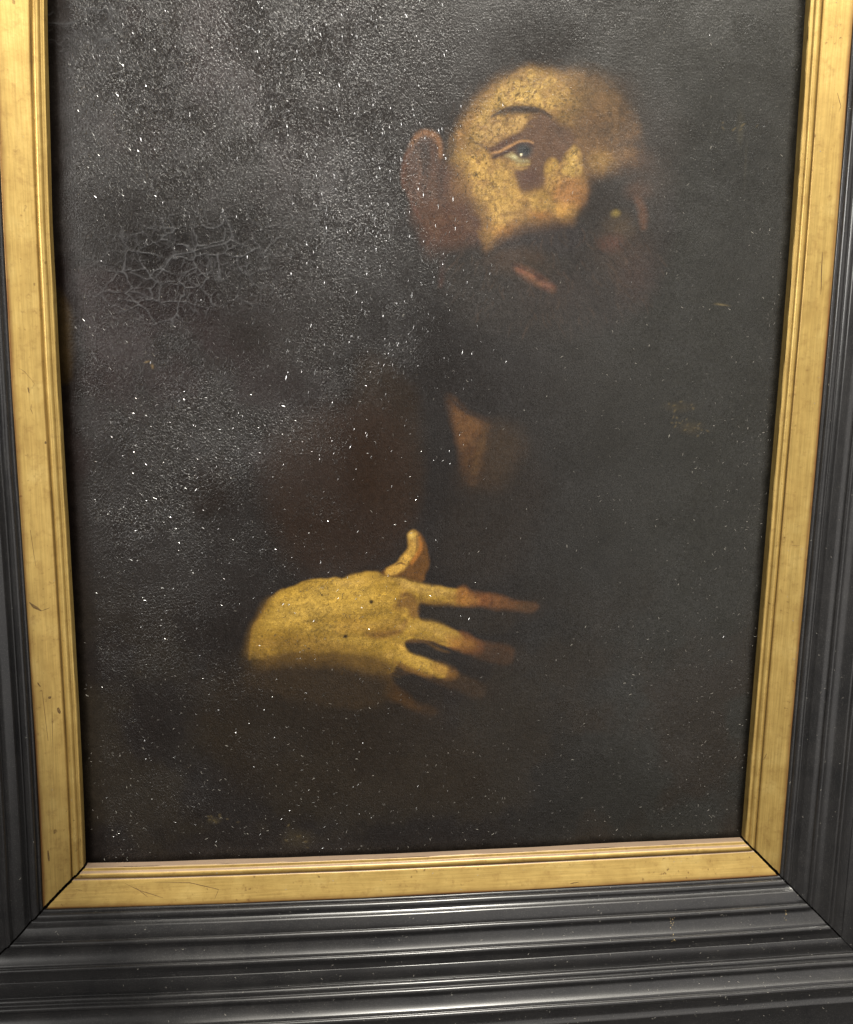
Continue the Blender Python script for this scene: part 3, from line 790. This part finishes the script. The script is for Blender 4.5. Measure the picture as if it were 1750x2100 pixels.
# ------------------------------------------------------------------ the oil painting
painting = bpy.data.objects.new("oil_painting", None); COL.objects.link(painting)
tag(painting, "dark crackled oil painting of a bearded man with one hand spread on his chest", "painting")
me = fast_mesh("canvas", V, F)
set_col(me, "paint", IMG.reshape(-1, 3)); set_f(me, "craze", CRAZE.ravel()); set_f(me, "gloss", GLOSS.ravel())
SHINE = spots([(560, 110, 190, 110, .3), (620, 300, 140, 90, .3), (700, 460, 110, 140, .4), (440, 920, 130, 80, .6), (300, 1080, 140, 70, .3), (1300, 1420, 160, 110, .40), (1330, 1560, 160, 80, .35),
               (1200, 720, 220, 140, .25), (1450, 420, 130, 140, .15), (330, 1620, 150, 90, .45), (560, 1540, 90, 50, .3)])
PATCHY = np.clip((1 - .75 * np.clip(DULL, 0, 1) + SHINE) * (.7 + .6 * fbm(MX, MZ, 30, 403, 4, .6)) * (1 - .35 * WEB), .15, 1.65)
set_f(me, "varnish", (PATCHY * (1 - .75 * EDGE) * .375 * (.12 + .88 * sstep(-A + .004, -A + .021, GX + .006 * (fbm(MX, MZ, 20, 402) - .5)))).ravel())  # sheen also lowered at left, imitating the frame's dark reflection
link("canvas", me, OIL, painting)


def sample(fld, x, z):
    i = np.clip(((x - xs[0]) / (xs[1] - xs[0])).astype(int), 0, NX - 1); j = np.clip(((z - zs[0]) / (zs[1] - zs[0])).astype(int), 0, NZ - 1)
    return fld[j, i]


# raised lips of the crazed varnish: little roof-shaped ridges standing on the paint
rng = np.random.default_rng(21)
M_ = 430000
cx_ = rng.uniform(-A + .004, A - .004, M_); cz_ = rng.uniform(.004, TOP - .004, M_)
keep = rng.random(M_) < np.clip(sample(CRAZE, cx_, cz_) ** 1.15 * .31 * (.22 + .78 * sstep(.16, .34, cz_)) + .0003, 0, 1)
cx_, cz_ = cx_[keep], cz_[keep]
VV, FF = [], []
for x0, z0 in zip(cx_, cz_):
    vert = z0 > .42
    ang = rng.normal(math.pi / 2 - (.05 if vert else .35), (.30 if vert else .6))
    ln = min(rng.gamma(2.6, .00095 if vert else .0006) + .0007, .0060)
    up_ = min(max((z0 - .30) / .15, 0), 1)
    wd = rng.uniform(.00014, .00030) * (1 + .22 * up_)
    ht = wd * rng.uniform(.18, .50)
    dx, dz = math.cos(ang), math.sin(ang); px_, pz_ = -dz, dx
    bend = rng.normal(0, .18) * ln
    base = len(VV)
    for s_, o_ in ((-.5, 0.), (0., bend), (.5, 0.)):
        mx_, mz_ = x0 + dx * ln * s_ + px_ * o_, z0 + dz * ln * s_ + pz_ * o_
        k_ = 1.0 if s_ == 0 else .45
        for side, hh in ((-1, 0), (0, 1), (1, 0)):
            VV.append((mx_ + px_ * wd * side * k_, mz_ + pz_ * wd * side * k_, hh * ht * k_))
    for a_ in (0, 3):
        FF.append((base + a_, base + a_ + 1, base + a_ + 4, base + a_ + 3)); FF.append((base + a_ + 1, base + a_ + 2, base + a_ + 5, base + a_ + 4))
VV = np.array(VV); 
hx, hz = barrel_warp(VV[:, 0], VV[:, 1])
VV = np.stack([hx, -(CANVAS_H + sample(HGT, VV[:, 0], VV[:, 1]) * 1e-3 + VV[:, 2] + .00004 - .00008 * (VV[:, 2] < 1e-6)), hz], 1)
o = link("craquelure", fast_mesh("craquelure", VV, np.array(FF), False), FLAKE, painting)
tag(o, kind="stuff")


def lint(name, pts, parent, mat, rad=(.00012, .00026), length=(.0012, .0042), seed=1, curl=1.6):
    """tiny curled fibres lying on a surface; pts = (x, y, z, normal) """
    rg = np.random.default_rng(seed)
    V_, F_ = [], []
    for (p, nrm) in pts:
        t1 = nrm.cross(Vector((rg.normal(), rg.normal(), rg.normal()))).normalized(); t2 = nrm.cross(t1)
        L_ = rg.uniform(*length) if rg.random() < .75 else length[0] * .5; r_ = rg.uniform(*rad); cv = rg.normal(0, curl)
        q = Vector(p); a0 = 0.0; base = len(V_); n_ = 4
        for i in range(n_):
            d = t1 * math.cos(a0) + t2 * math.sin(a0); sd = nrm.cross(d)
            w_ = r_ * (.6 if i in (0, n_ - 1) else 1)
            V_ += [q + sd * w_, q + nrm * w_ * 1.3, q - sd * w_]
            q = q + d * L_ / (n_ - 1); a0 += cv / (n_ - 1)
        for i in range(n_ - 1):
            for j in range(2):
                c = base + 3 * i + j
                F_.append((c, c + 1, c + 4, c + 3))
    o_ = link(name, fast_mesh(name, np.array([tuple(v_) for v_ in V_]), np.array(F_)), mat, parent)
    return tag(o_, kind="stuff")


rng = np.random.default_rng(33)
M_ = 26000
cx_ = rng.uniform(-A + .004, A - .003, M_); cz_ = rng.uniform(.003, TOP - .004, M_)
dens = .02 + .10 * sstep(.02, .2, cx_) + .12 * sstep(.2, .0, cz_) + .22 * sstep(.20, .28, cx_) * sstep(.6, .4, cz_)
dens += .10 * sstep(.26, .14, cz_) * sstep(.05, -.1, cx_)
dens *= (.3 + 1.4 * fbm(cx_ * 1000, cz_ * 1000, 50, 601))
keep = rng.random(M_) < dens * .8
hx, hz = barrel_warp(cx_, cz_); hh = sample(HGT, cx_, cz_) * 1e-3
where = np.nonzero(keep)[0]
P_ = [((hx[i], -(CANVAS_H + hh[i] + .00002), hz[i]), Vector((0, -1, 0))) for i in where]
lint("lint", [p for i, p in enumerate(P_) if i % 5 == 0], painting, DUST, (.00008, .0002), (.0006, .0030), 5)
lint("grey_lint", [p for i, p in enumerate(P_) if i % 5], painting, DUST2, (.00008, .00022), (.0006, .0026), 15)

# ------------------------------------------------------------------ the picture frame
frame = bpy.data.objects.new("picture_frame", None); COL.objects.link(frame)
tag(frame, "black ebonised picture frame with a worn gilt inner slip, open mitred corners and stepped mouldings", "frame")


def arc(c, r, a0, a1, n):
    return [(c[0] + r * math.cos(math.radians(a0 + (a1 - a0) * i / n)), c[1] + r * math.sin(math.radians(a0 + (a1 - a0) * i / n))) for i in range(n + 1)]


def hollow(p, q, sag, n=8):
    """cove between two points"""
    out = []
    for i in range(n + 1):
        t_ = i / n
        out.append((p[0] + (q[0] - p[0]) * t_, p[1] + (q[1] - p[1]) * t_ - sag * 4 * t_ * (1 - t_)))
    return out


# profiles: (distance outward from the opening, height towards the viewer) in mm
LIP = [(0.0, -9.0), (0.0, -.9)] + arc((.9, -.9), .9, 180, 90, 4) + [(2.6, .1), (2.9, .5)] + arc((5.6, .6), 2.7, 172, 20, 8) + [(8.6, 1.2), (8.9, .5), (9.6, .5)]
SLIP = [(9.6, .5), (9.9, 1.6), (10.6, 2.1), (18, 4.7), (25, 7.4), (30.6, 9.3), (31.2, 9.2), (31.5, 8.4)]
INNER = ([(31.5, 8.0), (31.7, 9.6), (32.3, 10.2), (34.0, 10.6), (34.3, 10.2)] + arc((37.3, 10.4), 3.2, 170, 10, 10) + [(40.6, 10.4), (41.4, 9.6), (43.0, 10.2), (44.6, 13.6), (45.2, 14.6), (45.8, 15.0), (50, 17.2), (54.4, 18.9),
          (54.9, 18.6)] + arc((57.3, 19.0), 2.6, 170, 5, 10) + [(59.6, 18.7), (60.0, 18.2)] + hollow((60.2, 18.2), (74.6, 24.3), 2.6, 10) +
         [(75.0, 24.0), (75.3, 23.6)] + arc((77.4, 24.2), 2.0, 165, 5, 7) + [(79.6, 23.4), (81.0, 22.6), (89.6, 22.4)])
OUTER = ([(89.6, 21.8), (89.9, 22.6), (90.4, 22.9), (97, 22.7), (103.6, 22.4), (104.2, 21.9), (105.0, 21.2)] + arc((107.8, 22.6), 2.5, 195, 20, 8) + [(110.6, 22.8), (111.2, 23.0)] + arc((114.2, 24.0), 2.4, 175, 20, 7) +
         [(116.8, 24.4), (117.3, 24.2)] + hollow((117.6, 24.2), (130.0, 31.4), 2.4, 9) + [(130.4, 31.0)] + arc((132.8, 31.6), 2.3, 165, 40, 7) +
         [(136, 32.4), (142, 31.6), (150, 30.0)] + hollow((150, 30.0), (180, 27.0), 1.2, 8) + arc((196, 22.0), 4.0, 80, 0, 5) + [(200, 15), (200, -14), (150, -14), (60, -14)])


def rail(name, profile, side, mat, parent, gap=.45, nseg=70, wear=None, grime=None, seed=0, lift=0.0):
    """sweep a moulding profile along one side of the frame, mitred at both ends"""
    P = np.array(profile)
    t_ = np.linspace(0, 1, nseg)
    s_ = P[:, 0] / 1000; h_ = P[:, 1] / 1000 + lift
    rg = np.random.default_rng(seed)
    if side in ('bottom', 'top'):
        lo, hi = -(A + s_) + gap / 1000, (A + s_) - gap / 1000
    else:
        lo, hi = -s_ + gap / 1000, TOP + s_ - gap / 1000
    if gap:      # ragged, slightly opened mitres
        lo = lo + np.abs(rg.normal(0, .00035, len(P))) * (gap > .4); hi = hi - np.abs(rg.normal(0, .00035, len(P))) * (gap > .4)
    U = lo[None] + (hi - lo)[None] * t_[:, None]
    S = np.repeat(s_[None], nseg, 0)
    H = np.repeat(h_[None], nseg, 0) + (vnoise(U * 1000, S * 1000, 45, 700 + seed) - .5) * .00035
    S = S + (vnoise(U * 1000, S * 1000 * 0 + seed * 13.7, 60, 710 + seed) - .5) * .0005
    if side == 'bottom': X, Z = U, -S
    elif side == 'top': X, Z = U, TOP + S
    elif side == 'left': X, Z = -A - S, U
    else: X, Z = A + S, U
    X, Z = barrel_warp(X, Z)
    V_ = np.stack([X, -H, Z], -1).reshape(-1, 3)
    m_ = len(P); ii = np.arange(nseg * m_).reshape(nseg, m_)
    F_ = np.stack([ii[:-1, :-1], ii[:-1, 1:], ii[1:, 1:], ii[1:, :-1]], -1).reshape(-1, 4)
    if side in ('top', 'left'): F_ = F_[:, ::-1]
    me_ = fast_mesh(name, V_, F_)
    for nm, fn in (("wear", wear), ("grime", grime)):
        vals = np.array([fn(p[0]) if fn else 0 for p in P])
        set_f(me_, nm, np.repeat(vals[None], nseg, 0).ravel())
    o_ = link(name, me_, mat, parent)
    return o_


def refine(P, step):
    out = [P[0]]
    for a_, b_ in zip(P[:-1], P[1:]):
        n_ = max(1, int(math.hypot(b_[0] - a_[0], b_[1] - a_[1]) / step))
        out += [(a_[0] + (b_[0] - a_[0]) * i / n_, a_[1] + (b_[1] - a_[1]) * i / n_) for i in range(1, n_ + 1)]
    return out


bump_ = lambda c, w_: (lambda s_: math.exp(-((s_ - c) / w_) ** 2))
SLIP_R = refine(SLIP, .8)
LIP_R = refine(LIP, .8)
wear_slip = lambda s_: min(1, 1.0 * math.exp(-((s_ - 31.4) / 1.3) ** 2) + .45 * math.exp(-((s_ - 29.6) / 1.5) ** 2))
grime_slip = lambda s_: .8 * math.exp(-((s_ - 9.4) / .8) ** 2)
grime_lip = lambda s_: min(1, .85 * math.exp(-((s_ - 9.2) / .8) ** 2) + .35 * math.exp(-((s_ - 2.8) / .4) ** 2) + (.25 if s_ < .3 else 0))
k = 0
for side in ('left', 'right', 'bottom', 'top'):
    ax = 'X' if side in ('bottom', 'top') else 'Z'
    g_ = rail("gilt_slip", SLIP_R, side, GILT[ax], frame, 1.5, 90, wear_slip, grime_slip, k)
    rail("sight_edge", LIP_R, side, GILT[ax], g_, 1.1, 90, None, grime_lip, k + 20)
    e_ = rail("black_moulding", INNER, side, EBONY[ax], frame, .8, 90, seed=k + 40)
    rail("outer_moulding", OUTER, side, EBONY[ax], e_, .30, 90, seed=k + 60)
    k += 1

# dark wood core behind the open joints
core = np.array([(0.5, -10), (0.5, -3.5), (9, -1.5), (31, 5), (60, 14), (88, 19), (104, 18), (130, 25), (165, 20)])
for side in ('left', 'right', 'bottom', 'top'):
    rail("wood_core", core, side, BOLE, frame, 0.0, 30, seed=3)


def slip_point(side, u, s_):
    """point and normal on a rail's surface; u along the rail in m, s outward in mm"""
    P = np.array(SLIP + INNER + OUTER[:-4] if s_ > 9.6 else LIP)
    i = int(np.clip(np.searchsorted(P[:, 0], s_), 1, len(P) - 1))
    a_, b_ = P[i - 1], P[i]
    t_ = 0 if b_[0] == a_[0] else np.clip((s_ - a_[0]) / (b_[0] - a_[0]), 0, 1)
    h_ = (a_[1] + (b_[1] - a_[1]) * t_) / 1000
    d = np.array([b_[0] - a_[0], b_[1] - a_[1]]); d = d / (np.hypot(*d) + 1e-9)
    ns, nh = -d[1], d[0]
    s_ = s_ / 1000
    if side == 'bottom': x, z, nv = u, -s_, Vector((0, -nh, -ns))
    elif side == 'top': x, z, nv = u, TOP + s_, Vector((0, -nh, ns))
    elif side == 'left': x, z, nv = -A - s_, u, Vector((-ns, -nh, 0))
    else: x, z, nv = A + s_, u, Vector((ns, -nh, 0))
    x, z = barrel_warp(x, z)
    return Vector((float(x), -h_, float(z))) + nv * .00018, nv


# dust and lint on the frame
rg = np.random.default_rng(55)
pts = []
for side, n_, lo, hi in (('bottom', 900, -.36, .42), ('right', 420, -.05, .75), ('left', 160, -.05, .75)):
    for i in range(n_):
        s_ = rg.uniform(32, 165) if rg.random() < .95 else rg.uniform(2, 31)
        u = rg.uniform(lo, hi)
        if side == 'bottom' and rg.random() > .25 + 1.1 * (u + .36) / .78: continue
        pts.append(slip_point(side, u, s_))
lint("lint", pts, frame, DUST, (.00007, .00018), (.0005, .0022), 6)
# a trickle of gold flecks across the bottom moulding
pts = [slip_point('bottom', .224 + rg.normal(0, .0012), s_) for s_ in rg.uniform(58, 82, 26)] + [slip_point('bottom', .335 + rg.normal(0, .001), s_) for s_ in rg.uniform(60, 72, 8)]
lint("gold_flecks", pts, frame, LOSS, (.00018, .00034), (.0004, .0012), 7)


def scratch(side, pts, width=.5, name="scratch"):
    """thin dark scar in the gilding through (u in m, s in mm) points"""
    V_, F_ = [], []
    n_ = len(pts)
    C_ = []
    for i in range(n_ - 1):
        for t_ in np.linspace(0, 1, 4)[: (4 if i == n_ - 2 else 3)]:
            C_.append((pts[i][0] + (pts[i + 1][0] - pts[i][0]) * t_ + rg.normal(0, .00006), pts[i][1] + (pts[i + 1][1] - pts[i][1]) * t_ + rg.normal(0, .06)))
    Q = [slip_point(side, *c) for c in C_]
    for i, (p, nv) in enumerate(Q):
        d = (Q[min(i + 1, len(Q) - 1)][0] - Q[max(i - 1, 0)][0]).normalized(); sd = nv.cross(d).normalized()
        w_ = width / 2000 * (.35 + .9 * math.sin(math.pi * (i + .5) / len(Q))) * rg.uniform(.7, 1.2)
        V_ += [p + sd * w_ - nv * .00022, p - nv * .00005, p - sd * w_ - nv * .00022]
    for i in range(len(Q) - 1):
        for j in range(2):
            F_.append((3 * i + j, 3 * i + j + 1, 3 * i + j + 4, 3 * i + j + 3))
    return link(name, fast_mesh(name, np.array([tuple(v_) for v_ in V_]), np.array(F_)), SCRATCH, frame)


scratch('left', [(.2405, 29), (.236, 25.5), (.2325, 21)], 1.9)
scratch('left', [(.2325, 21), (.2335, 17.5), (.2345, 15)], .8)
scratch('left', [(.413, 20.5), (.4085, 20)], 1.6)
scratch('left', [(.4000, 19), (.3960, 19.5), (.3925, 18.5)], .9)
scratch('left', [(.158, 20), (.1575, 18)], 2.0)
scratch('left', [(.148, 13.5), (.1425, 12.5)], 3.2)
scratch('left', [(.172, 27), (.168, 25)], .9)
scratch('left', [(.165, 24), (.12, 22)], .35)
scratch('left', [(.145, 18), (.095, 19)], .35)
scratch('left', [(.371, 11), (.369, 11)], 1.6)
scratch('left', [(.022, 26), (.012, 25.5)], 1.2)
scratch('left', [(.428, 26), (.425, 22), (.416, 16), (.412, 18)], .35)
scratch('left', [(.300, 25), (.270, 23)], .35)
scratch('right', [(.2835, 18), (.2840, 24)], .5)
scratch('right', [(.535, 22), (.52, 22.5), (.50, 23.5)], .6)
scratch('right', [(.66, 24), (.65, 27), (.645, 26)], .5)
scratch('right', [(.088, 12.5), (.082, 10.5)], 1.0)
scratch('bottom', [(-.265, 13), (-.252, 19), (-.232, 25)], .5)
scratch('bottom', [(-.255, 17), (-.245, 24)], .4)
scratch('bottom', [(-.240, 13), (-.21, 14), (-.185, 20), (-.188, 27)], .45)
scratch('bottom', [(.13, 28), (.138, 27)], 1.4)
scratch('bottom', [(-.305, 17), (-.300, 18)], 1.3)

# wall the picture hangs on, and the board closing the back of the frame
b_ = .18
bk = np.array([(-A - b_, .0135, -b_), (A + b_, .0135, -b_), (A + b_, .0135, TOP + b_), (-A - b_, .0135, TOP + b_)])
bk = np.concatenate([bk, bk + np.array([0, .004, 0])])
link("backing_board", fast_mesh("backing_board", bk, np.array([(0, 1, 2, 3), (7, 6, 5, 4), (0, 4, 5, 1), (1, 5, 6, 2), (2, 6, 7, 3), (3, 7, 4, 0)]), False), BACK, frame)
wl = np.array([(-2.5, .022, -1.2), (2.5, .022, -1.2), (2.5, .022, 2.2), (-2.5, .022, 2.2)])
wl = np.concatenate([wl, wl + np.array([0, .1, 0])])
tag(link("wall", fast_mesh("wall", wl, np.array([(0, 1, 2, 3), (7, 6, 5, 4), (0, 4, 5, 1), (1, 5, 6, 2), (2, 6, 7, 3), (3, 7, 4, 0)]), False), WALL), kind="structure")
